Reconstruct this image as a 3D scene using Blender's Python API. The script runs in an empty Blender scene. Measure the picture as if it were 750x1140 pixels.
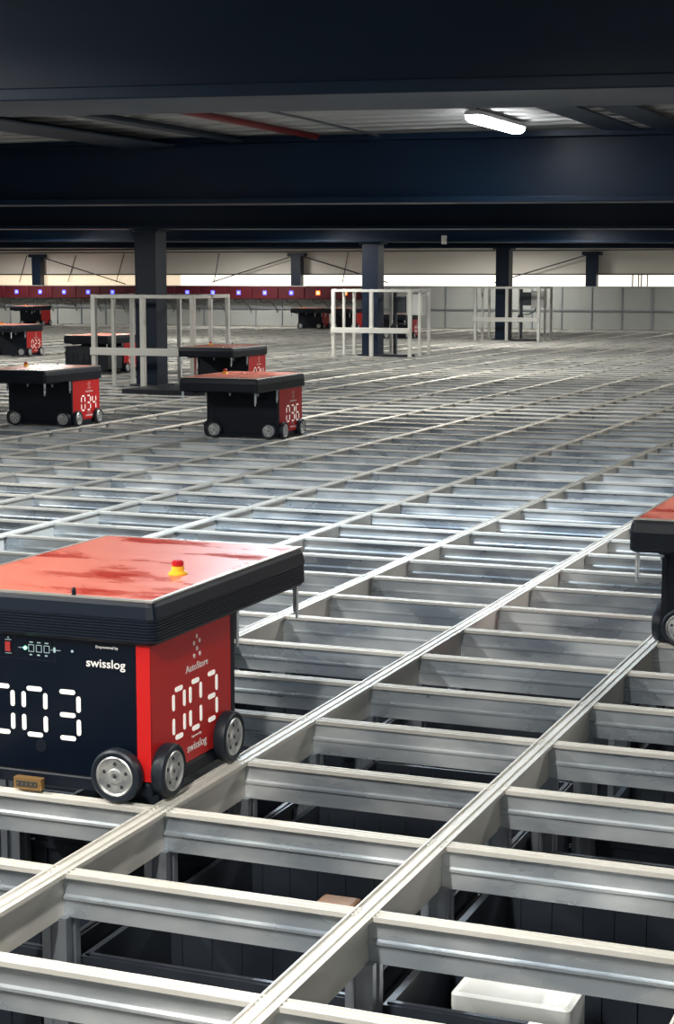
import bpy, math, random
from mathutils import Matrix, Vector
random.seed(7)
PI = math.pi
sc = bpy.context.scene
C = sc.collection

# ------------------------------------------------------------------ camera
FPX = 1965.6; YAW = -0.3769; PIT = 0.1332
CAM = Vector((1.2121, -2.7392, 1.2747))
S = 0.705      # spacing of the long rails (along X)
T = 0.4726     # spacing of the cross rails (along Y)
sy, cy = math.sin(YAW), math.cos(YAW)
F = Vector((sy*math.cos(PIT), cy*math.cos(PIT), -math.sin(PIT)))
R = Vector((cy, -sy, 0)); U = R.cross(F)
cd = bpy.data.cameras.new('camera'); co = bpy.data.objects.new('camera', cd); C.objects.link(co)
m = Matrix((( R.x, U.x, -F.x, CAM.x), (R.y, U.y, -F.y, CAM.y), (R.z, U.z, -F.z, CAM.z), (0, 0, 0, 1)))
co.matrix_world = m
cd.sensor_fit = 'HORIZONTAL'; cd.sensor_width = 36; cd.lens = 36*FPX/750
cd.clip_start = 0.05; cd.clip_end = 200
sc.camera = co

# ------------------------------------------------------------------ world, light, exposure
w = bpy.data.worlds.new('world'); sc.world = w; w.use_nodes = True
w.node_tree.nodes['Background'].inputs[0].default_value = (0.2, 0.42, 0.9, 1)
w.node_tree.nodes['Background'].inputs[1].default_value = 0.25
sc.view_settings.view_transform = 'Standard'; sc.view_settings.look = 'None'
sc.view_settings.exposure = 0.0; sc.view_settings.gamma = 1
sc.view_settings.use_curve_mapping = False
LAMP_POWER = 125.0
LAMP_COL = (1.0, 0.97, 0.90)

# ------------------------------------------------------------------ materials
def mat(name, col, rough=0.5, metal=0.0, emit=None, estr=0.0, spec=0.5, coat=0.0):
    M = bpy.data.materials.new(name); M.use_nodes = True
    b = M.node_tree.nodes['Principled BSDF']
    b.inputs['Base Color'].default_value = (*col, 1)
    b.inputs['Roughness'].default_value = rough
    b.inputs['Metallic'].default_value = metal
    b.inputs['Specular IOR Level'].default_value = spec
    b.inputs['Coat Weight'].default_value = coat
    if emit:
        b.inputs['Emission Color'].default_value = (*emit, 1)
        b.inputs['Emission Strength'].default_value = estr
    return M

def noisy(M, c1, c2, scale=(3, 3, 3), detail=4, lo=0.4, hi=0.65, r1=None, r2=None, nscale=1.0, world=False):
    nt = M.node_tree; n = nt.nodes; l = nt.links; b = n['Principled BSDF']
    tc = n.new('ShaderNodeTexCoord'); mp = n.new('ShaderNodeMapping'); mp.inputs['Scale'].default_value = scale
    nz = n.new('ShaderNodeTexNoise'); nz.inputs['Scale'].default_value = nscale; nz.inputs['Detail'].default_value = detail
    rp = n.new('ShaderNodeValToRGB')
    rp.color_ramp.elements[0].position = lo; rp.color_ramp.elements[0].color = (*c1, 1)
    rp.color_ramp.elements[1].position = hi; rp.color_ramp.elements[1].color = (*c2, 1)
    l.new(n.new('ShaderNodeNewGeometry').outputs['Position'] if world else tc.outputs['Object'], mp.inputs[0]); l.new(mp.outputs[0], nz.inputs['Vector'])
    l.new(nz.outputs['Fac'], rp.inputs[0]); l.new(rp.outputs[0], b.inputs['Base Color'])
    if r1 is not None:
        mr = n.new('ShaderNodeMapRange'); mr.inputs['From Min'].default_value = lo; mr.inputs['From Max'].default_value = hi
        mr.inputs['To Min'].default_value = r1; mr.inputs['To Max'].default_value = r2
        l.new(nz.outputs['Fac'], mr.inputs[0]); l.new(mr.outputs[0], b.inputs['Roughness'])
    return M

M = {}
M['alu'] = noisy(mat('brushed_aluminium', (.6, .62, .63), .42, .68), (.44, .50, .56), (.84, .87, .88), (2.0, 1.6, 5), 4, .36, .64, .22, .46, 1.3, world=True)  # blotchy reflections of the rail webs are put into this colour noise
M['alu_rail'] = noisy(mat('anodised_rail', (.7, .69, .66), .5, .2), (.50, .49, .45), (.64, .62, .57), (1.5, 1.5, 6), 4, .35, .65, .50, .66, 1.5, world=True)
M['alu_post'] = mat('post_aluminium', (.35, .38, .42), .4, .8)
M['white_metal'] = mat('white_powder_coat', (.66, .66, .62), .45, .2)
M['navy'] = noisy(mat('navy_steel_paint', (.004, .014, .04), .42, spec=.2), (.0026, .012, .030), (.005, .020, .046), (1, 1, 1), 4, .35, .65, .38, .5, .8)
M['navy_col'] = mat('navy_column_paint', (.003, .011, .030), .42, spec=.3)
M['deck'] = mat('galvanised_deck', (.52, .52, .50), .5, .3)
M['purlin'] = mat('purlin_paint', (.03, .045, .07), .5)
M['red_pipe'] = mat('red_pipe_paint', (.16, .012, .012), .4)
M['wall'] = noisy(mat('white_wall_panel', (.8, .76, .7), .6), (.78, .74, .66), (.84, .80, .72), (.3, .3, .3), 3, .35, .65)
M['panel'] = noisy(mat('grey_fence_panel', (.42, .44, .43), .5, .3), (.40, .42, .40), (.47, .48, .45), (.6, .6, .6), 3, .35, .65, .38, .55)
M['concrete'] = noisy(mat('dark_concrete', (.1, .1, .11), .8), (.08, .08, .09), (.13, .13, .14))
M['black'] = mat('black_plastic', (.003, .006, .013), .5, spec=.3)
M['black_cover'] = mat('black_cover_plastic', (.0045, .009, .018), .42, spec=.35)
M['black_gloss'] = mat('black_gloss_panel', (.002, .005, .012), .22, spec=.2)
M['red'] = mat('red_gloss_panel', (.52, .012, .012), .38, spec=.35)
M['red_plate'] = noisy(mat('dusty_red_plate', (.6, .1, .06), .35), (.50, .045, .03), (.66, .17, .11), (2.5, 5.0, 3), 7, .38, .50, .16, .34, 1.2)
M['rim'] = mat('aluminium_rim', (.55, .52, .47), .4, .7)
M['rubber'] = mat('black_rubber', (.012, .017, .025), .45, spec=.35)
M['hub'] = noisy(mat('cast_hub', (.6, .61, .6), .4, .75), (.42, .44, .45), (.7, .7, .68), (30, 30, 30), 3, .35, .65, .3, .5)
M['hole'] = mat('hub_hole', (.03, .035, .04), .6)
M['white_print'] = mat('white_print', (.86, .84, .80), .5)
M['seg'] = mat('number_segment', (.95, .92, .86), .5, emit=(1, .97, .9), estr=.35)
M['yellow'] = mat('yellow_plastic', (.95, .50, .03), .4)
M['button_red'] = mat('red_button_plastic', (.5, .01, .015), .35)
M['brass'] = mat('brass_contact', (.50, .30, .12), .35, .7)
M['green_led'] = mat('green_led', (.1, .8, .3), .4, emit=(.15, 1, .35), estr=6)
M['switch_red'] = mat('red_switch', (.35, .03, .03), .4)
M['panel_white'] = mat('panel_marking', (.45, .6, .62), .5)
M['bin'] = noisy(mat('dark_bin_plastic', (.03, .035, .045), .45), (.012, .016, .024), (.022, .028, .038), (3, 3, 3))
M['label'] = mat('paper_label', (.85, .85, .82), .6)
M['white_box'] = mat('white_parcel', (.88, .9, .88), .3)
M['brown'] = mat('brown_card', (.42, .22, .1), .6)
M['station'] = noisy(mat('dark_red_housing', (.09, .008, .014), .5, spec=.3), (.07, .007, .013), (.10, .010, .017))
M['led_blue'] = mat('blue_led', (.1, .1, .9), .4, emit=(.10, .10, 1), estr=2.2)
M['led_blue_in'] = mat('pale_blue_lens', (.5, .6, 1), .4, emit=(.45, .6, 1), estr=.7)
M['led_orange'] = mat('orange_led', (1, .3, .05), .4, emit=(1, .16, .03), estr=3)
M['led_orange_in'] = mat('pale_orange_lens', (1, .8, .5), .4, emit=(1, .8, .5), estr=1.6)
M['cable'] = mat('grey_cable', (.06, .065, .07), .5)
M['dark_rod'] = mat('dark_steel_rod', (.02, .022, .026), .5)
M['pane'] = mat('daylight_pane', (.8, .8, .75), .4, emit=(1, .93, .80), estr=1.25)
M['pane_dim'] = mat('warm_daylight_pane', (.8, .75, .6), .4, emit=(1, .80, .55), estr=.75)
M['lamp'] = mat('lamp_diffuser', (.9, .9, .9), .4, emit=(.95, .97, 1), estr=34)
M['lamp_body'] = mat('lamp_housing', (.5, .5, .5), .5)
M['equip'] = mat('light_grey_cabinet', (.55, .56, .55), .4, .2)
M['equip_dark'] = mat('dark_grey_cabinet', (.05, .06, .075), .4)

# ------------------------------------------------------------------ mesh helpers
class MB:
    def __init__(s): s.v = []; s.f = []; s.mi = []; s.cur = 0
    def add(s, vs, fs):
        o = len(s.v); s.v += [tuple(v) for v in vs]
        for f in fs: s.f.append(tuple(o+i for i in f)); s.mi.append(s.cur)
        return s
    def box(s, x0, x1, y0, y1, z0, z1):
        vs = [(x0,y0,z0),(x1,y0,z0),(x1,y1,z0),(x0,y1,z0),(x0,y0,z1),(x1,y0,z1),(x1,y1,z1),(x0,y1,z1)]
        return s.add(vs, [(3,2,1,0),(4,5,6,7),(0,1,5,4),(1,2,6,5),(2,3,7,6),(3,0,4,7)])
    def cbox(s, c, d):
        return s.box(c[0]-d[0]/2, c[0]+d[0]/2, c[1]-d[1]/2, c[1]+d[1]/2, c[2]-d[2]/2, c[2]+d[2]/2)
    def prism(s, prof, axis, a0, a1, off=(0, 0)):
        # prof: (u, z) outline; extruded along X or Y
        n = len(prof)
        def P(u, z, a): return (a, u+off[0], z+off[1]) if axis == 'x' else (u+off[0], a, z+off[1])
        vs = [P(u, z, a0) for u, z in prof] + [P(u, z, a1) for u, z in prof]
        fs = [(i, (i+1) % n, n+(i+1) % n, n+i) for i in range(n)] + [tuple(range(n-1, -1, -1)), tuple(range(n, 2*n))]
        return s.add(vs, fs)
    def rrect(s, rings, r=0.03, cs=4, cap=True):
        # rings: (cx, cy, hx, hy, z)
        vs = []; n = 4*(cs+1)
        for cx, cy_, hx, hy, z in rings:
            rr = min(r, hx*.9, hy*.9)
            for q, (sx, sy_) in enumerate(((1, 1), (-1, 1), (-1, -1), (1, -1))):
                for k in range(cs+1):
                    a = q*PI/2 + k*PI/2/cs
                    vs.append((cx+sx*(hx-rr)+rr*math.cos(a), cy_+sy_*(hy-rr)+rr*math.sin(a), z))
        fs = []
        for j in range(len(rings)-1):
            for i in range(n): fs.append((j*n+i, j*n+(i+1) % n, (j+1)*n+(i+1) % n, (j+1)*n+i))
        if cap: fs += [tuple(range(n-1, -1, -1)), tuple(range((len(rings)-1)*n, len(rings)*n))]
        return s.add(vs, fs)
    def lathe(s, prof, c, axis='z', seg=32, closed=False, start=0.0):
        # prof: (radius, along-axis)
        vs = []; n = len(prof)
        for k in range(seg):
            a = start + 2*PI*k/seg; ca, sa = math.cos(a), math.sin(a)
            for r, h in prof:
                if axis == 'z': p = (c[0]+r*ca, c[1]+r*sa, c[2]+h)
                elif axis == 'x': p = (c[0]+h, c[1]+r*ca, c[2]+r*sa)
                else: p = (c[0]+r*ca, c[1]+h, c[2]+r*sa)
                vs.append(p)
        fs = []
        for k in range(seg):
            k2 = (k+1) % seg
            for i in range(n-1 + (1 if closed else 0)):
                i2 = (i+1) % n
                fs.append((k*n+i, k2*n+i, k2*n+i2, k*n+i2))
        if not closed:
            if prof[0][0] > 1e-6: fs.append(tuple(k*n for k in range(seg)))
            if prof[-1][0] > 1e-6: fs.append(tuple(k*n+n-1 for k in range(seg))[::-1])
        return s.add(vs, fs)
    def tube(s, pts, r, seg=8):
        pts = [Vector(p) for p in pts]; vs = []
        prev = None
        for i, p in enumerate(pts):
            d = (pts[min(i+1, len(pts)-1)] - pts[max(i-1, 0)]).normalized()
            up = Vector((0, 0, 1)) if abs(d.z) < .9 else Vector((1, 0, 0))
            if prev is not None: a = (prev - d*prev.dot(d)).normalized()
            else: a = d.cross(up).normalized()
            prev = a; b = d.cross(a)
            for k in range(seg):
                t = 2*PI*k/seg; vs.append(p + a*(r*math.cos(t)) + b*(r*math.sin(t)))
        fs = [(j*seg+i, j*seg+(i+1) % seg, (j+1)*seg+(i+1) % seg, (j+1)*seg+i) for j in range(len(pts)-1) for i in range(seg)]
        fs += [tuple(range(seg-1, -1, -1)), tuple(range((len(pts)-1)*seg, len(pts)*seg))]
        return s.add(vs, fs)
    def mesh(s, name, mats, smooth=False):
        me = bpy.data.meshes.new(name); me.from_pydata(s.v, [], s.f); me.update()
        if not isinstance(mats, (list, tuple)): mats = [mats]
        for mm in mats: me.materials.append(mm)
        if len(mats) > 1:
            for p, k in zip(me.polygons, s.mi): p.material_index = k
        if smooth:
            me.set_sharp_from_angle(angle=math.radians(35)) if hasattr(me, 'set_sharp_from_angle') else None
            for p in me.polygons: p.use_smooth = True
        import bmesh
        b = bmesh.new(); b.from_mesh(me); bmesh.ops.recalc_face_normals(b, faces=b.faces); b.to_mesh(me); b.free()
        if smooth and hasattr(me, 'set_sharp_from_angle'): me.set_sharp_from_angle(angle=math.radians(35))
        return me
    def build(s, name, mats, parent=None, smooth=False, bevel=0):
        return link(name, s.mesh(name, mats, smooth), parent, bevel)

def link(name, me, parent=None, bevel=0):
    o = bpy.data.objects.new(name, me); C.objects.link(o); o.parent = parent
    if bevel:
        bm = o.modifiers.new('bevel', 'BEVEL'); bm.width = bevel; bm.segments = 2; bm.limit_method = 'ANGLE'; bm.angle_limit = math.radians(40)
    return o
def tag(o, label=None, cat=None, group=None, kind=None):
    if label: o['label'] = label
    if cat: o['category'] = cat
    if group: o['group'] = group
    if kind: o['kind'] = kind
    return o
def empty(name, loc=(0, 0, 0), rz=0, **k):
    o = bpy.data.objects.new(name, None); C.objects.link(o); o.location = loc; o.rotation_euler = (0, 0, rz)
    o.empty_display_size = .1
    return tag(o, **k)
def copy_tree(o, parent=None):
    c = o.copy(); C.objects.link(c); c.parent = parent
    for ch in list(o.children): copy_tree(ch, c)
    return c

_text = {}
def text_mesh(body, size, width=None, align='CENTER'):
    """flat lettering in the XY plane, thin extrusion, centred on the origin"""
    key = (body, size, width)
    if key in _text: return _text[key]
    cu = bpy.data.curves.new('lettering', 'FONT'); cu.body = body; cu.size = size; cu.extrude = .0004; cu.resolution_u = 3
    cu.offset = size*.012
    ob = bpy.data.objects.new('lettering_tmp', cu); C.objects.link(ob)
    bpy.context.view_layer.update()
    dg = bpy.context.evaluated_depsgraph_get()
    me = bpy.data.meshes.new_from_object(ob.evaluated_get(dg))
    bpy.data.objects.remove(ob)
    xs = [v.co.x for v in me.vertices]; ys = [v.co.y for v in me.vertices]
    W = max(xs)-min(xs); sx = (width/W) if width else 1; cx = (max(xs)+min(xs))/2; cyy = (max(ys)+min(ys))/2
    _text[key] = ([((v.co.x-cx)*sx, v.co.y-cyy, v.co.z) for v in me.vertices], [tuple(p.vertices) for p in me.polygons])
    return _text[key]

SEGS = {'0': 'abcdef', '1': 'bc', '2': 'abged', '3': 'abgcd', '4': 'fgbc', '5': 'afgcd', '6': 'afgecd', '7': 'abc', '8': 'abcdefg', '9': 'abcdfg'}
def digit_mesh(mb, ch, cx, cz, w_, h, t, place):
    """seven segment digit; place(u, v, d) maps digit plane to space"""
    x0, x1 = cx-w_/2, cx+w_/2; z0, z1, zm = cz-h/2, cz+h/2, cz
    g = t*.75
    seg = {'a': (x0+g, z1, x1-g, z1), 'd': (x0+g, z0, x1-g, z0), 'g': (x0+g, zm, x1-g, zm),
           'f': (x0, zm+g, x0, z1-g), 'b': (x1, zm+g, x1, z1-g), 'e': (x0, z0+g, x0, zm-g), 'c': (x1, z0+g, x1, zm-g)}
    for s_ in SEGS[ch]:
        a, b, c, d = seg[s_]; L = math.hypot(c-a, d-b); dx, dz = (c-a)/L, (d-b)/L; r = t/2
        out = []
        for k in range(7):
            an = -PI/2 + PI*k/6
            out.append((c+dx*(r*math.cos(an)-r)-dz*r*math.sin(an), d+dz*(r*math.cos(an)-r)+dx*r*math.sin(an)))
        for k in range(7):
            an = PI/2 + PI*k/6
            out.append((a+dx*(r*math.cos(an)+r)-dz*r*math.sin(an), b+dz*(r*math.cos(an)+r)+dx*r*math.sin(an)))
        n = len(out)
        vs = [place(u, v, 0) for u, v in out] + [place(u, v, .0012) for u, v in out]
        mb.add(vs, [tuple(range(n)), tuple(range(n, 2*n))] + [(i, (i+1) % n, n+(i+1) % n, n+i) for i in range(n)])

# ------------------------------------------------------------------ room shell
YW = 38.75
def TILT(x): return -.009*(x+7)
def struct(name, mb, mats): return tag(mb.build(name, mats), kind='structure')
struct('floor', MB().box(-31, 9, -9, 40, -5.1, -5.0), M['concrete'])
# ceiling : trapezoidal deck, ribs along X, falling slightly to the right
def zc(y): return 2.15 + .0*y
mb = MB(); prof = []
y = -9.0
while y < 39.5:
    prof += [(y, 0), (y+.10, 0), (y+.13, .04), (y+.23, .04)]; y += .26
n = len(prof); vs = []
for x in (-31, 9):
    for (yy, zz) in prof: vs.append((x, yy, 2.16+zz))
mb.add(vs, [(i, i+1, n+i+1, n+i) for i in range(n-1)])
mb.box(-31, 9, -9, 39.5, 2.22, 2.30)
struct('ceiling', mb, M['deck'])
# end wall with sheet joints, a ribbon of windows between 1.02 and 1.29
mb = MB().box(-31, 9, YW, YW+.15, -5, .98); mb.box(-31, 9, YW, YW+.15, 1.30, 2.25)
k = 0
x = -31
while x < 9: mb.box(x, x+.012, YW-.006, YW, 1.32, 2.15); x += 2.5
struct('wall_back', mb, M['wall'])
struct('wall_left', MB().box(-31.15, -31, -9, YW+.15, -5, 2.25), M['wall'])
struct('wall_right', MB().box(9, 9.15, -9, YW+.15, -5, 2.25), M['wall'])
struct('wall_front', MB().box(-31, 9, -9.15, -9, -5, 2.25), M['wall'])
for n_, (xa, xb, pm) in enumerate(((-31, -19.6, 'pane_dim'), (-19.6, 9, 'pane'))):
    mb = MB(); mb.cur = 0; mb.box(xa, xb, YW+.05, YW+.07, .98, 1.30)
    mb.cur = 1; mb.box(xa, xb, YW-.02, YW+.09, 1.285, 1.315); mb.box(xa, xb, YW-.02, YW+.09, .965, .99)
    if n_ == 1:
        for q in (0, 2, 3, 5): mb.box(-7.75+q*.07, -7.735+q*.07, YW-.01, YW+.05, .98, 1.30)
    struct('window_%d' % (n_+1), mb, [M[pm], M['dark_rod']])
struct('trim_1', MB().tube([(-31, YW-.08, 1.95), (9, YW-.08, 1.95)], .02, 8).tube([(-31, YW-.05, 1.87), (9, YW-.05, 1.87)], .012, 6), M['dark_rod'])

# ------------------------------------------------------------------ roof beams
def beam(name, y0, y1, zb, ztop, lab, tilt=-.009, x0=-30.9, x1=8.9, xr=-7.0, kind='i'):
    """I beam along X: wide bottom flange, web, top flange"""
    t = .035; ym = (y0+y1)/2; e = empty(name, (0, 0, 0), label=lab, cat='beam', group=None)
    def sh(mb_):
        mb_.v = [(x_, y_, z_ + tilt*(x_-xr)) for x_, y_, z_ in mb_.v]; return mb_
    sh(MB().box(x0, x1, y0, y1, zb, zb+t)).build('bottom_flange', M['navy'], e, bevel=.004)
    if kind == 'box':
        sh(MB().box(x0, x1, y0+.03, y1-.03, zb+t, ztop)).build('web', M['navy'], e)
    else:
        mb_ = MB().box(x0, x1, ym-.012, ym+.012, zb+t, ztop-t)
        sh(mb_).build('web', M['navy'], e)
        sh(MB().box(x0, x1, y0, y1, ztop-t, ztop)).build('top_flange', M['navy'], e)
    return e
beam('roof_beam', 1.56, 2.02, 1.735, 2.14, 'wide dark navy steel beam across the very top of the view, nearest of the roof beams', tilt=-.017, xr=-.5, kind='box')
beam('roof_beam', 7.75, 8.05, 1.728, 2.15, 'deep dark navy roof beam directly behind the lit ceiling lamp', tilt=-.009, xr=-3)
beam('roof_beam', 15.45, 15.95, 1.79, 2.13, 'navy roof beam resting on the nearest steel column')
beam('roof_beam', 23.75, 24.25, 1.785, 2.13, 'navy roof beam resting on the second column, with blue sheen')
beam('roof_beam', 31.3, 31.7, 1.80, 2.13, 'furthest navy roof beam, just above the white back wall', tilt=-.006)
# long purlins along Y between the near beams
def purlin(x0, x1, y0, y1, zb, lab, m_='purlin'):
    e = empty('roof_purlin', (0, 0, 0), label=lab, cat='purlin')
    MB().box(x0, x1, y0, y1, zb, zb+.012).build('flange', M[m_], e)
    MB().box((x0+x1)/2-.01, (x0+x1)/2+.01, y0, y1, zb+.012, 2.155).build('web', M[m_], e)
purlin(-4.42, -4.05, 2.1, 7.7, 2.10, 'dark ceiling purlin left of the red sprinkler pipe')
purlin(-3.66, -3.56, 2.1, 7.7, 2.12, 'narrow dark purlin running beside the red sprinkler pipe')
purlin(-1.22, -1.02, 2.1, 7.7, 2.12, 'dark ceiling purlin right of the lit lamp')
purlin(-.92, -.74, 2.1, 7.7, 2.12, 'rightmost dark ceiling purlin above the wide near beam')
e = tag(MB().tube([(-3.06, 2.1, 2.138), (-3.06, 7.7, 2.138)], .020, 12).build('sprinkler_pipe', M['red_pipe'], smooth=True),
        label='red sprinkler pipe running under the metal ceiling deck', cat='pipe')
tag(MB().tube([(-2.62, 2.1, 2.135), (-2.64, 4.5, 2.13), (-2.62, 6.4, 2.135), (-2.64, 7.7, 2.13)], .008, 6).build('ceiling_cable', M['cable']),
    label='thin dark cable clipped under the ceiling between pipe and lamp', cat='cable')

# ------------------------------------------------------------------ ceiling lamps
def lamp(x, y, lab, z=2.09, L=1.15, power=LAMP_POWER, col=LAMP_COL):
    e = empty('ceiling_lamp', (x, y, z), label=lab, cat='lamp', group='ceiling lamps hidden above the beams' if 'hidden' in lab else None)
    MB().rrect([(0, 0, .05, L/2, .0), (0, 0, .045, L/2, .02), (0, 0, .03, L/2-.02, .03)], .02).build('housing', M['lamp_body'], e)
    MB().rrect([(0, 0, .03, L/2-.03, -.035), (0, 0, .042, L/2-.015, -.022), (0, 0, .046, L/2-.01, 0)], .02).build('diffuser', M['lamp'], e, smooth=True)
    for yy in (-.35, .35): MB().tube([(0, yy, .028), (0, yy, .075 if z > 2.1 else .09)], .006, 6).build('hanger', M['dark_rod'], e)
    ld = bpy.data.lights.new('lamp_light', 'AREA'); ld.shape = 'RECTANGLE'; ld.size = .10; ld.size_y = L; ld.energy = power; ld.color = col
    ld.spread = math.radians(170)
    lo = bpy.data.objects.new('lamp_light', ld); C.objects.link(lo); lo.parent = e; lo.location = (0, 0, -.045)
    return e
lamp(-1.66, 6.93, 'bright white tubular lamp glowing under the ceiling deck', z=2.125, L=.92, power=5)
HID = 'unseen tubular ceiling lamp hidden above the roof beams'
lamp(-1.8, 4.4, HID, power=170, col=(.72, .86, 1))  # extra unseen cool lamp, added to brighten the rail webs
for (x, y) in [(2.6, 5.0), (-.2, -1.2), (-5.6, 4.5), (2.6, -5), (-2.6, .2), (-9, 0), (3.5, 11),  # one left, just before the nearest beam, is added unseen to light it
               (-4.2, 12), (-10, 12), (-16, 12), (1, 18.5), (-5.5, 18.5), (-11.5, 18.5), (-17.5, 18.5),
               (-14.2, 22.7), (-9.6, 22.7), (-5.4, 22.7), (-1, 27.5), (-8, 27.5), (-15, 27.5), (-21, 27.5), (-4, 36.3), (-10.5, 36.3), (-17, 36.3), (-23.5, 36.3)]:
    lamp(x, y, HID, power=LAMP_POWER*(.85 if y > 36 else .5 if y == 22.7 else 1.35 if y > 18 else 1))

# ------------------------------------------------------------------ the rail grid
grid = empty('rail_grid', (0, 0, 0), label='wide aluminium grid of crossing rails that the red robots drive on', cat='rail grid')
I0, I1, J0, J1 = -36, 5, -4, 81
RP = [(-.026, 0), (-.021, 0), (-.020, -.005), (-.006, -.005), (-.005, -.001), (.005, -.001), (.006, -.005), (.020, -.005), (.021, 0), (.026, 0),
      (.026, -.010), (.012, -.014), (.012, -.104), (-.012, -.104), (-.012, -.014), (-.026, -.010)]
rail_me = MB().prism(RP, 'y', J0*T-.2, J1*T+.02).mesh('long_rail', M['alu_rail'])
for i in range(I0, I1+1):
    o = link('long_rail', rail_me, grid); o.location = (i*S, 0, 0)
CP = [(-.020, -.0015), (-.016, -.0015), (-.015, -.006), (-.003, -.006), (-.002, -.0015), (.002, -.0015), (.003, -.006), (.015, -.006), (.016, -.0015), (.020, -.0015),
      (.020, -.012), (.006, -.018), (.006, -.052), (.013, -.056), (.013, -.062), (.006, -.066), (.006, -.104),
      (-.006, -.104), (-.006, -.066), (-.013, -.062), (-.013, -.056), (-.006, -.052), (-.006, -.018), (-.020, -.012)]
TRACK = [0]*len(CP)  # flange tops get a diffuse cream finish to read lit against the webs
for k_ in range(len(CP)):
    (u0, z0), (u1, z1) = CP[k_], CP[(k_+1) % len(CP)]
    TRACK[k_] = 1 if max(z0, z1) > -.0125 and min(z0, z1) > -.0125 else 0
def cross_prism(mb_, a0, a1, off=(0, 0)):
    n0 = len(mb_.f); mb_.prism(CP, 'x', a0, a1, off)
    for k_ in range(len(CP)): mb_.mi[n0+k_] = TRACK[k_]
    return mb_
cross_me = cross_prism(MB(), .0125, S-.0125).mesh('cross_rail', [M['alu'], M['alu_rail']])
def pix(x, y, z):
    d = Vector((x, y, z)) - CAM; w_ = d.dot(F)
    if w_ < .2: return None
    return 375 + FPX*d.dot(R)/w_, 570 - FPX*d.dot(U)/w_, w_
cells = []
for i in range(I0, I1):
    for j in range(J0, J1+1):
        p = pix((i+.5)*S, j*T, 0); q = [pix((i+a)*S, j*T, 0) for a in (0.05, .5, .95)]
        vis = any(v and 0 < v[0] < 750 and 0 < v[1] < 1150 for v in q)
        cells.append((0 if vis else 1, p[2] if p else 99, i, j))
cells.sort()
stuff = MB()
for n_, (nv, w_, i, j) in enumerate(cells):
    if n_ < 100:
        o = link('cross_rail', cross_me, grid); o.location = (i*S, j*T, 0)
    else:
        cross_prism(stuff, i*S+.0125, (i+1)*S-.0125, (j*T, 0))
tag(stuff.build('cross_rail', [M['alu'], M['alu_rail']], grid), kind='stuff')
# posts under the nodes
PP = MB()
def post_prof(mb_, x, y, z0=-1.6, z1=-.10):
    a, g = .030, .010
    pts = [(-a, -a), (-g, -a), (-g, -a+.008), (g, -a+.008), (g, -a), (a, -a), (a, -g), (a-.008, -g), (a-.008, g), (a, g), (a, a), (g, a), (g, a-.008), (-g, a-.008), (-g, a), (-a, a), (-a, g), (-a+.008, g), (-a+.008, -g), (-a, -g)]
    n_ = len(pts)
    mb_.add([(x+p, y+q, z0) for p, q in pts]+[(x+p, y+q, z1) for p, q in pts],
            [(k_, (k_+1) % n_, n_+(k_+1) % n_, n_+k_) for k_ in range(n_)] + [tuple(range(n_, 2*n_))])
    return mb_
post_me = post_prof(MB(), 0, 0, -4.99).mesh('grid_post', M['alu_post'])
nodes = sorted([(0 if (lambda v: v and -20 < v[0] < 770 and v[1] < 1160)(pix(i*S, j*T, -.1)) else 1, (Vector((i*S, j*T, 0))-CAM).length, i, j) for i in range(-14, I1+1) for j in range(-2, 26)])
pstuff = MB()
for n_, (nv, d_, i, j) in enumerate(nodes):
    if n_ < 100: o = link('grid_post', post_me, grid); o.location = (i*S, j*T, 0)
    else: post_prof(pstuff, i*S, j*T, -4.99)
tag(pstuff.build('grid_post', M['alu_post'], grid), kind='stuff')
# ------------------------------------------------------------------ storage bins below
def bin_mesh():
    mb_ = MB(); hx, hy, H = .315, .20, .30
    t = .012
    mb_.box(-hx, hx, -hy, -hy+t, -H, 0); mb_.box(-hx, hx, hy-t, hy, -H, 0)
    mb_.box(-hx, -hx+t, -hy, hy, -H, 0); mb_.box(hx-t, hx, -hy, hy, -H, 0)
    mb_.box(-hx, hx, -hy, hy, -H, -H+t)
    for z0 in (-.022, -.09):   # rim collars
        mb_.box(-hx-.008, hx+.008, -hy-.008, -hy, z0, z0+.018); mb_.box(-hx-.008, hx+.008, hy, hy+.008, z0, z0+.018)
        mb_.box(-hx-.008, -hx, -hy-.008, hy+.008, z0, z0+.018); mb_.box(hx, hx+.008, -hy-.008, hy+.008, z0, z0+.018)
    for k_ in range(8):        # ribs
        x_ = -hx+.04+k_*(2*hx-.08)/7
        mb_.box(x_-.003, x_+.003, -hy-.006, -hy, -H, -.09); mb_.box(x_-.003, x_+.003, hy, hy+.006, -H, -.09)
        mb_.box(x_-.003, x_+.003, hy-t-.005, hy-t, -H, -.02)
    return mb_
bin_me = bin_mesh().mesh('bin_body', M['bin'])
lab_me = MB().box(-.025, .025, -.2095, -.2080, -.020, -.006).box(-.025, .025, -.2085, -.190, -.0005, .001).mesh('bin_label', M['label'])
def storage_bin(x, y, z, lab='dark grey plastic storage bin stacked below the rail grid', group='storage bins below the rail grid', card=True, rz=0):
    e = empty('storage_bin', (x, y, z), rz, label=lab, cat='storage bin', group=group)
    link('bin_body', bin_me, e)
    if card: o = link('bin_label', lab_me, e); o.location.x = random.uniform(-.1, .2)
    return e
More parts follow.
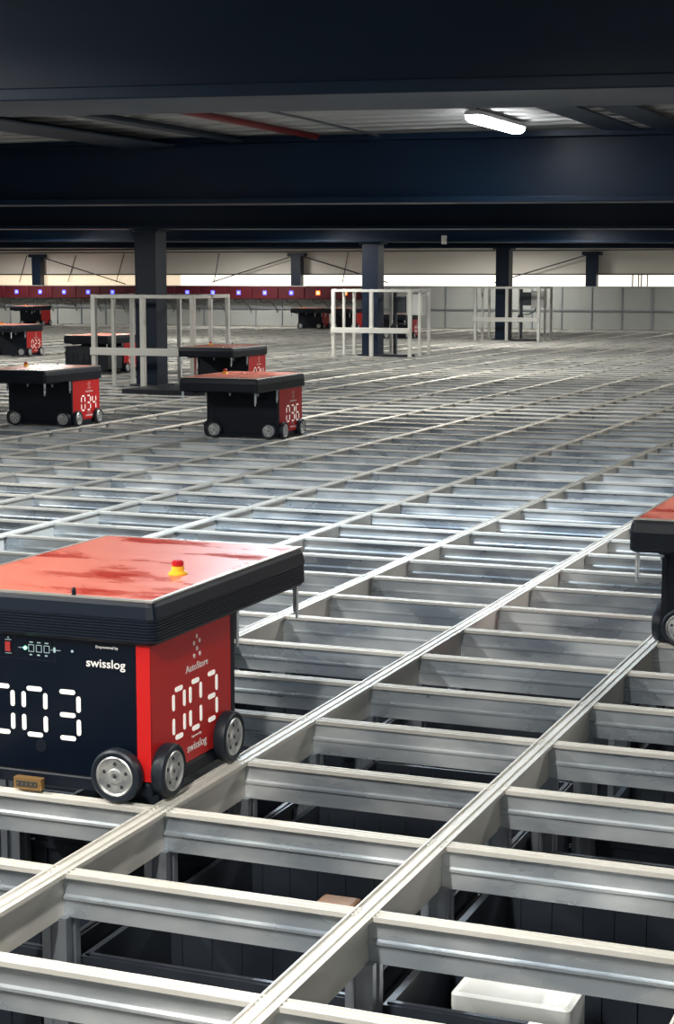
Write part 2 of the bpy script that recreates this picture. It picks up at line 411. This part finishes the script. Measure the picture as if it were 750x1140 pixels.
for i in range(-6, 3):
    for j in range(-2, 16):
        z = random.choice((-.20, -.24, -.30, -.36, -.46))
        if (i, j) in ((0, 1), (-1, 2), (-1, 1), (-2, 0), (-2, 1)): z = -.20
        v = pix((i+.5)*S, (j+.5)*T, z)
        if not v or not (-120 < v[0] < 880 and 350 < v[1] < 1330): continue
        if (i, j) == (0, 1):
            storage_bin((i+.5)*S, (j+.5)*T, z, 'grey storage bin below the grid holding a white parcel', None)
        elif (i, j) == (-1, 2):
            storage_bin((i+.5)*S, (j+.5)*T, -.2, 'grey storage bin below the grid with brown card showing', None)
        else: storage_bin((i+.5)*S, (j+.5)*T, z, card=random.random() < .5)
tag(MB().rrect([(.25, .74, .125, .065, -.488), (.25, .74, .13, .07, -.48), (.25, .74, .13, .07, -.235), (.25, .74, .12, .065, -.228)], .012).build('parcel', M['white_box'], smooth=False),
    label='glossy white parcel lying in a bin under the grid', cat='parcel')
tag(MB().box(-.34, -.24, 1.02, 1.10, -.488, -.215).build('cardboard_piece', M['brown'], bevel=.01),
    label='brown piece of cardboard lying in a bin under the grid', cat='cardboard')

# ------------------------------------------------------------------ robots
_cache = {}
def cached(key, fn):
    if key not in _cache: _cache[key] = fn()
    return _cache[key]

def m_chassis():
    mb_ = MB()
    mb_.rrect([(0, .0235, .300, .2335, .022), (0, .0235, .303, .2365, .028), (0, .0235, .303, .2365, .392)], .012, 3)
    mb_.rrect([(0, .0235, .306, .2395, .012), (0, .0235, .306, .2395, .022), (0, .0235, .306, .2395, .040), (0, .0235, .303, .2365, .044)], .012, 3)
    for sx in (-1, 1): mb_.box(*sorted((sx*.290, sx*.3085)), .240, .262, .03, .390)
    return mb_.mesh('chassis', M['black'])
def m_cover():
    cyc = (.715-.235)/2; hy = (.715+.235)/2; hx = .33
    L = [(.383, -.020), (.384, -.008), (.390, -.003)]
    z = .392
    while z < .443: L += [(z, 0), (z+.0045, 0), (z+.005, -.003), (z+.0068, -.003)]; z += .0072
    L += [(.446, 0), (.449, .001), (.478, -.004), (.487, -.008), (.490, -.013)]
    return MB().rrect([(0, cyc, hx+o, hy+o, z_+.007) for z_, o in L], .022, 4).mesh('top_cover', M['black_cover'], smooth=False)
def m_rim():
    cyc = (.715-.235)/2; hy = (.715+.235)/2; hx = .33
    mb_ = MB(); o = -.011; wd = .011
    x0, x1, y0, y1 = -hx-o, hx+o, cyc-hy-o, cyc+hy+o
    for b in ((x0, x1, y0, y0+wd), (x0, x1, y1-wd, y1), (x0, x0+wd, y0+wd, y1-wd), (x1-wd, x1, y0+wd, y1-wd)):
        mb_.box(b[0], b[1], b[2], b[3], .495, .5005)
    return mb_.mesh('rim', M['rim'])
def m_plate():
    cyc = (.715-.235)/2; hy = (.715+.235)/2; hx = .33; o = -.023
    return MB().rrect([(0, cyc, hx+o, hy+o, .494), (0, cyc, hx+o, hy+o, .4995)], .01, 3).mesh('top_plate', M['red_plate'])
def m_estop_base():
    return MB().lathe([(.026, 0), (.026, .003), (.020, .009), (.017, .010), (.016, .022)], (0, 0, 0), 'z', 24).mesh('button_collar', M['yellow'], smooth=True)
def m_estop():
    return MB().lathe([(.013, .022), (.0155, .024), (.0155, .034), (.011, .038)], (0, 0, 0), 'z', 24).mesh('push_button', M['button_red'], smooth=True)
def m_front():
    mb_ = MB(); mb_.box(-.270, .270, -.2165, -.2125, .050, .390)
    return mb_.mesh('front_panel', M['black_gloss'])
def m_rear():
    mb_ = MB(); mb_.box(-.285, .285, .2595, .263, .05, .16); mb_.box(-.285, .285, .2595, .2615, .163, .385)
    for x in (-.2, -.05, .1): mb_.box(x, x+.012, .2615, .268, .30, .33)
    return mb_.mesh('rear_panel', M['black'])
def m_side(sx):
    def f():
        mb_ = MB(); X0, X1 = (.3025, .3075) if sx > 0 else (-.3075, -.3025)
        mb_.box(X0, X1, -.2175, .240, .050, .391)
        a, b = (.270, .3075) if sx > 0 else (-.3075, -.270)
        mb_.box(a, b, -.2180, -.2130, .050, .391)
        return mb_.mesh('side_panel', M['red'])
    return f
def wheel_prof(): return None
def m_tire(): return MB().lathe([(.050, .000), (.050, .034), (.060, .036), (.0655, .032), (.067, .026), (.067, .008), (.0645, .002), (.050, .000)], (0, 0, 0), 'x', 40, closed=True).mesh('tire', M['rubber'], smooth=True)
def m_hub(): return MB().lathe([(.050, .006), (.050, .034), (.047, .036), (.043, .031), (.020, .030), (.017, .034), (.008, .034), (.0055, .030)], (0, 0, 0), 'x', 40).mesh('hub', M['hub'], smooth=True)
def m_holes():
    mb_ = MB()
    for k_ in range(5):
        a = 2*PI*k_/5+PI/2; mb_.lathe([(.0052, .0305), (.0045, .0316)], (0, .031*math.cos(a), .031*math.sin(a)), 'x', 12)
    mb_.lathe([(.004, .030), (.0038, .0345)], (0, 0, 0), 'x', 12)
    return mb_.mesh('bolt', M['hole'])
def wheel(root, x, y, ang, r=.067):
    o = link('wheel', cached('tire', m_tire), root); o.location = (x, y, r); o.rotation_euler = (0, 0, ang)
    h = link('hub', cached('hub', m_hub), o); link('bolt_holes', cached('holes', m_holes), h)
def front_place(u, v, d): return (u, -.2165-d, v)
def side_place(sx):
    X = .3075*sx
    return lambda u, v, d: (X + sx*d, sx*u, v)
def put_text(mb_, body, size, width, cu, cv, place):
    vs, fs = text_mesh(body, size, width)
    mb_.add([place(cu+x, cv+y, .0002+max(z, 0)) for x, y, z in vs], fs)
def m_digit(ch, k_, front, sx=1):
    def f():
        if front: mb_ = MB(); digit_mesh(mb_, ch, -.111+k_*.094, .197, .062, .117, .0118, front_place)
        else: mb_ = MB(); digit_mesh(mb_, ch, -.066+k_*.094, .190, .060, .122, .0125, side_place(sx))
        return mb_.mesh('number_digit', M['seg'])
    return f
def m_text(body, size, width, u, v, pl):
    def f():
        mb_ = MB(); put_text(mb_, body, size, width, u, v, pl); return mb_.mesh('lettering', M['white_print'])
    return f
def m_dots(pl):
    def f():
        mb_ = MB()
        for (u, v) in ((.010, .357), (.026, .343), (-.006, .341), (.011, .325), (-.005, .308), (.027, .309)):
            vs = [pl(u+.028+.0052*math.cos(q*PI/5), .008+v+.0060*math.sin(q*PI/5), d_) for d_ in (0, .001) for q in range(10)]
            mb_.add(vs, [tuple(range(10)), tuple(range(10, 20))] + [(q, (q+1) % 10, 10+(q+1) % 10, 10+q) for q in range(10)])
        return mb_.mesh('logo_dots', M['white_print'])
    return f
def m_panel_marks():
    mb_ = MB(); Y0, Y1 = -.2175, -.2160
    DU = .012
    def r(u0, u1, v0, v1): mb_.box(u0+DU, u1+DU, Y0, Y1, v0, v1)
    for c in (-.035, -.013, .009):      # three outlined lamps
        r(c-.008, c+.008, .366, .3673); r(c-.008, c+.008, .349, .3503); r(c-.008, c-.0067, .349, .3673); r(c+.0067, c+.008, .349, .3673)
        r(c-.005, c+.005, .372, .3745); r(c-.005, c+.002, .340, .343)
    r(-.072, -.058, .357, .3583); r(.021, .048, .357, .3583); r(.028, .034, .352, .3645)
    r(.078, .084, .356, .362); r(-.110, -.092, .374, .3755); r(-.110, -.092, .340, .3415); r(-.103, -.099, .379, .382)
    return mb_.mesh('control_marking', M['panel_white'])
def m_panel_groove():
    mb_ = MB(); mb_.box(-.20, .045, -.2172, -.2162, .3285, .3300); mb_.box(.0435, .045, -.2172, -.2162, .33, .383)
    mb_.lathe([(.017, 0), (.0165, -.002), (.013, -.0022)], (.0, -.2165, .112), 'y', 24)
    return mb_.mesh('control_cover', M['black'])
def m_switch():
    return MB().box(-.096, -.082, -.221, -.2162, .346, .370).mesh('rocker_switch', M['switch_red'])
def m_led():
    return MB().lathe([(.0045, -.0026), (.0045, 0)], (-.040, -.2165, .3578), 'y', 12).mesh('status_led', M['green_led'])
def m_contact():
    mb_ = MB(); mb_.cur = 0; mb_.rrect([(-.024, -.240, .040, .012, .006), (-.024, -.240, .040, .012, .034)], .006, 3)
    mb_.cur = 1; mb_.box(-.054, .006, -.2532, -.2518, .013, .027)
    for k_ in range(5): mb_.cur = 0; mb_.cbox((-.049+.0125*k_, -.2534, .020), (.003, .001, .006))
    return mb_.mesh('charging_contact', [M['brass'], M['hole']])
def m_guide():
    mb_ = MB(); mb_.box(-.003, .003, -.007, .007, -.085, .004); mb_.box(-.003, .003, -.003, .003, -.10, -.085)
    mb_.box(-.008, .003, -.007, -.004, -.08, 0)
    return mb_.mesh('bin_guide', M['alu'])
def m_gripper():
    mb_ = MB(); mb_.box(-.25, .25, .28, .66, .384, .394); mb_.box(-.25, -.22, .32, .62, .374, .384); mb_.box(.22, .25, .32, .62, .374, .384)
    return mb_.mesh('lifting_frame', M['black'])
def m_hook():
    return MB().box(-.009, .009, -.003, .003, -.03, .006).box(-.005, .005, -.003, .003, -.042, -.03).mesh('gripper_hook', M['alu'])
def m_antenna(): return MB().lathe([(.0055, 0), (.0055, .014), (.003, .020)], (0, 0, 0), 'z', 12).mesh('antenna', M['black'])

def robot(num, x, y, rz, lab, detail=True):
    e = empty('container_handling_robot', (x, y, 0), rz, label=lab, cat='robot')
    link('chassis', cached('ch', m_chassis), e)
    cv = link('top_cover', cached('cv', m_cover), e)
    link('rim', cached('rim', m_rim), cv)
    link('top_plate', cached('pl', m_plate), e)
    b = link('emergency_button', cached('eb', m_estop_base), e); b.location = (.20, .150, .4995)
    link('push_button', cached('ep', m_estop), b)
    fp = link('front_panel', cached('fp', m_front), e)
    link('rear_panel', cached('rp', m_rear), e)
    for sx in (1, -1):
        sp = link('side_panel', cached(('sp', sx), m_side(sx)), e)
        if num:
            pl = side_place(sx)
            for k_, ch in enumerate(num): link('number_digit', cached(('ds', ch, k_, sx), m_digit(ch, k_, False, sx)), sp)
            link('product_lettering', cached(('t1', sx), m_text('AutoStore', .026, .128, .038, .289, pl)), sp)
            link('small_lettering', cached(('t2', sx), m_text('Empowered by', .0085, .056, .032, .109, pl)), sp)
            link('company_lettering', cached(('t3', sx), m_text('swisslog', .030, .112, .034, .081, pl)), sp)
            link('logo_dots', cached(('t4', sx), m_dots(pl)), sp)
        for yy in (-.158, .192): wheel(e, sx*.306, yy, 0 if sx > 0 else PI)
        wheel(e, sx*.228, -.226, -PI/2); wheel(e, sx*.235, .258, PI/2)
    if num:
        for k_, ch in enumerate(num): link('number_digit', cached(('df', ch, k_), m_digit(ch, k_, True)), fp)
        link('company_lettering', cached('tf1', m_text('swisslog', .030, .108, .186, .332, front_place)), fp)
        link('small_lettering', cached('tf2', m_text('Empowered by', .0095, .062, .190, .375, front_place)), fp)
    link('control_marking', cached('pm', m_panel_marks), fp); link('control_cover', cached('pg', m_panel_groove), fp)
    link('rocker_switch', cached('sw', m_switch), fp); link('status_led', cached('led', m_led), fp)
    link('charging_contact', cached('cc', m_contact), e)
    an = link('antenna', cached('an', m_antenna), e); an.location = (.10, -.215, .499)
    lf = link('lifting_frame', cached('lf', m_gripper), e)
    for sx in (1, -1):
        for yy in (.285, .695):
            g = link('bin_guide', cached('gd', m_guide), e); g.location = (sx*.306, yy, .391)
        for yy in (.34,):
            g = link('gripper_hook', cached('hk', m_hook), lf); g.location = (sx*.12-.05, yy, .380)
    return e
robot('003', -1.052, 1.195, 0, 'large foreground red and black robot numbered 003, dusty red top with yellow button')
robot('036', -6.09*S-.30, 21.17*T+.16, PI, 'red and black robot numbered 036 on the grid ahead of the nearest column')
robot('034', -9.05*S-.30, 21.95*T+.21, PI, 'red and black robot numbered 034 on the left behind the foreground robot')
robot('024', -9.82*S-.30, 32.2*T+.16, PI, 'red and black robot numbered 024 just behind robot 036')
r27 = robot('027', -14.2*S-.30, 37.96*T+.26, PI, 'robot numbered 27 behind the largest white frame, dark bin under its overhang')
robot('023', -19.51*S-.30, 45.78*T+.26, PI, 'red and black robot numbered 023 cut by the left edge, behind robot 034')
robot(None, .345, 3.29+.26, PI, 'robot cut by the right edge, only its overhanging black corner and leg showing')
robot(None, -32*S-.30, 79*T-.35, PI, 'far robot by the back fence at the left, under the charging stations')
robot(None, -21.0*S-.30, 79*T-.35, PI, 'far robot parked left of the second column below the orange station light')
robot(None, -19.75*S-.30, 79*T-.35, PI, 'far robot half hidden behind the second column frame')
robot('009', -15.07*S-.30, 66.19*T+.26, PI, 'distant robot with red end seen through the second column frame')
bb = storage_bin(-14.2*S-.30, 37.96*T-.235, .355, 'dark storage bin lifted under the overhang of robot 27', None, card=False)

# ------------------------------------------------------------------ columns
def column(x, y, ztop, lab, w_=.27):
    e = empty('steel_column', (x, y, 0), label=lab, cat='column')
    h = w_/2
    MB().box(-h, h, -h, -h+.02, 0.02, ztop-.02).box(-h, h, h-.02, h, .02, ztop-.02).box(-.01, .01, -h+.02, h-.02, .02, ztop-.02).box(-h, -h+.012, -h+.02, h-.02, .02, ztop-.02).box(h-.012, h, -h+.02, h-.02, .02, ztop-.02).build('shaft', M['navy_col'], e)
    MB().box(-h-.06, h+.06, -h-.06, h+.06, 0, .02).build('base_plate', M['navy_col'], e, bevel=.004)
    mb_ = MB().box(-h-.05, h+.05, -h-.05, h+.05, ztop-.02, ztop)
    mb_.build('cap_plate', M['navy_col'], e, bevel=.004)
    bm_ = MB()
    for a in (-1, 1):
        for b in (-1, 1): bm_.lathe([(.014, 0), (.014, -.016), (.008, -.018)], (a*(h+.028), b*(h+.028), ztop-.02), 'z', 6)
    bm_.build('cap_bolts', M['navy_col'], e)
    return e
column(-8.39, 15.66, 1.80, 'nearest dark navy steel column, standing inside the largest white frame')
column(-8.76, 24.02, 1.80, 'middle navy steel column inside the second white frame')
column(-8.76, 31.5, 1.81, 'furthest free-standing navy steel column inside the third white frame')
# wall columns with braces
for k_, (x, l) in enumerate(((-23.7, 'left'), (-16.2, 'middle'), (-8.66, 'right'))):
    e = empty('wall_column', (x, YW-.22, 0), label='short navy column against the back wall at the '+l, cat='column')
    MB().box(-.13, .13, -.1, .1, 0.02, 1.80).build('shaft', M['navy_col'], e)
    MB().box(-.22, .22, -.12, .12, 1.75, 1.83).build('bracket', M['navy_col'], e)
    ends = ((2.6, 1.05),) if k_ == 0 else (((-2.4, 1.1), (2.4, 1.1)) if k_ == 1 else ((-2.4, 1.1),))
    for dx, zz in ends: MB().tube([((.14 if dx > 0 else -.14), 0, 1.75), (dx, .05, zz)], .014, 6).build('brace_rod', M['dark_rod'], e)
wires = [((-24.15, 1.80), (-24.4, 1.10)), ((-22.65, 1.80), (-22.9, 1.10)), ((-21.2, 1.84), (-21.45, 1.10)), ((-18.45, 1.84), (-18.6, 1.10)), ((-14.9, 1.84), (-15.05, 1.1))]
for (xa, za), (xb, zb) in wires:
    tag(MB().tube([(xa, YW-.03, za), (xb, YW-.03, zb)], .010, 6).build('hanging_wire', M['dark_rod']),
        label='thin dark wire slanting down the white back wall', cat='wire', group='wires on the back wall')

# black cover plate near the first column, small plates by the others
def plate(x0, x1, y0, y1, lab, h=.05):
    tag(MB().rrect([((x0+x1)/2, (y0+y1)/2, (x1-x0)/2, (y1-y0)/2, .001), ((x0+x1)/2, (y0+y1)/2, (x1-x0)/2-.004, (y1-y0)/2-.004, h)], .01, 2).build('cover_plate', M['black']), label=lab, cat='cover plate')
plate(-8.05, -7.0, 14.28, 15.12, 'black flat cover plate on the grid in front of the nearest column')
plate(-8.50, -7.98, 23.6, 23.85, 'black cover plate on the grid inside the second white frame', .03)
plate(-8.50, -7.95, 31.05, 31.3, 'black cover plate on the grid inside the third white frame', .03)

# ------------------------------------------------------------------ white frames around the columns
def frame(x, y, hw, dep, lab, side='', rail_to=1.0):
    e = empty('guard_frame', (x, y, 0), label=lab, cat='guard frame')
    H = 1.06; t = .045
    def post(px, py, tt=t): MB().cbox((px, py, H/2), (tt, tt, H)).build('post', M['white_metal'], e, bevel=.003)
    for px in (-hw, 0, hw):
        post(px, 0, .055 if True else t); post(px, dep)
    for px in (-hw, hw): post(px, dep/2, .04)
    for py in (0, dep):
        MB().box(-hw+.01, hw-.01, py-.0215, py+.0215, H-.045, H-.002).build('top_rail', M['white_metal'], e, bevel=.003)
    for px in (-hw, hw): MB().box(px-.02, px+.02, .01, dep-.01, H-.045, H-.004).build('top_rail', M['white_metal'], e, bevel=.003)
    MB().box(-hw-.03, hw*rail_to, -.055, -.026, .37, .455).build('middle_board', M['white_metal'], e, bevel=.003)
    return e
frame(-8.26, 15.2, .63, .92, 'largest white tube frame around the nearest column')
frame(-8.61, 23.55, .645, .92, 'white tube frame around the middle column')
frame(-8.55, 31.0, .645, .95, 'white tube frame around the furthest free-standing column')
def cabinet(x, y, lab):
    e = empty('control_cabinet', (x, y, 0), label=lab, cat='control cabinet')
    MB().cbox((0, 0, .5), (.05, .05, 1.0)).build('pole', M['equip_dark'], e)
    MB().box(.04, .22, -.10, .10, .68, .94).build('dark_box', M['equip_dark'], e, bevel=.008)
    MB().box(.23, .50, -.12, .10, .64, .97).build('light_box', M['equip'], e, bevel=.01)
    MB().lathe([(.05, -.03), (.06, -.02), (.06, .02), (.05, .03)], (0, -.05, .44), 'y', 16).build('knob', M['equip_dark'], e)
    MB().tube([(.02, -.03, .50), (.16, -.03, .50), (.28, -.04, .56), (.33, -.03, .66)], .012, 6).build('cable', M['cable'], e)
cabinet(-8.50, 24.36, 'pole with dark and light grey control boxes inside the second white frame')
cabinet(-8.48, 31.80, 'pole with dark and light grey control boxes inside the third white frame')

# ------------------------------------------------------------------ fence along the end of the grid
YF = 38.32
fe = empty('perimeter_fence', (0, YF, 0), label='low fence of light grey panels along the far end of the grid', cat='fence')
pan_me = MB().box(.012, .708, -.006, .006, .012, 1.0).mesh('fence_panel', M['panel'])
pst_me = MB().box(-.014, .014, -.03, .012, 0, 1.0).mesh('fence_post', M['alu_post'])
x = -25.88
while x < 3:
    o = link('fence_panel', pan_me, fe); o.location = (x, 0, 0)
    o = link('fence_post', pst_me, fe); o.location = (x, 0, 0); x += .72
MB().box(-25.9, 3, -.045, -.02, .44, .475).build('fence_rail', M['alu_post'], fe)
MB().box(-25.9, 3, -.02, .012, .99, 1.02).build('top_rail', M['panel'], fe)
def station(x, col, lab, group):
    e = empty('charging_station', (x, YF-.16, .845), label=lab, cat='charging station', group=group)
    MB().rrect([(0, 0, .355, .10, -.155), (0, 0, .357, .105, -.14), (0, 0, .357, .105, .14), (0, 0, .345, .09, .155)], .02, 3).build('housing', M['station'], e)
    a, b, r = (.030, .052, 0)
    ring = MB()
    ring.box(-b, b, -.112, -.104, a, b).box(-b, b, -.112, -.104, -b, -a).box(-b, -a, -.112, -.104, -a, a).box(a, b, -.112, -.104, -a, a)
    ring.build('status_light', M['led_'+col], e)
    MB().box(-a+.004, a-.004, -.111, -.104, -a+.004, a-.004).build('light_center', M['led_'+col+'_in'], e)
    MB().tube([(-.20, .02, -.15), (-.16, .02, -.24), (-.02, .0, -.25), (.08, .0, -.21), (.16, .0, -.27), (.22, .08, -.36), (.24, .12, -.5)], .012, 6).build('cable', M['cable'], e)
    return e
for k_ in range(-1, 14):
    x = -24.08 + .72*k_
    if k_ <= 11: station(x, 'blue', 'dark red charging station with a square blue light, in the row on the back fence', 'charging stations with blue lights')
    elif k_ == 12: station(x, 'orange', 'dark red charging station with orange light, left of the two orange ones', None)
    else: station(x, 'orange', 'dark red charging station with orange light nearest the second column', None)
e = tag(MB().cbox((-12.75, YF-.075, .62), (.10, .07, .36)).build('red_sign_box', M['station'], bevel=.01), label='small dark red box on the fence beyond the second frame', cat='box')
# clamp on the second beam
e = empty('beam_clamp', (-7.45, 23.66, 1.80), label='small bright metal clamp hanging on the edge of a navy beam', cat='clamp')
MB().box(-.03, .02, -.05, .07, -.045, .09).build('jaw', M['white_metal'], e, bevel=.005)
MB().lathe([(.012, 0), (.012, .06), (.02, .06), (.02, .075)], (.035, -.02, .0), 'z', 10).build('screw', M['white_metal'], e)
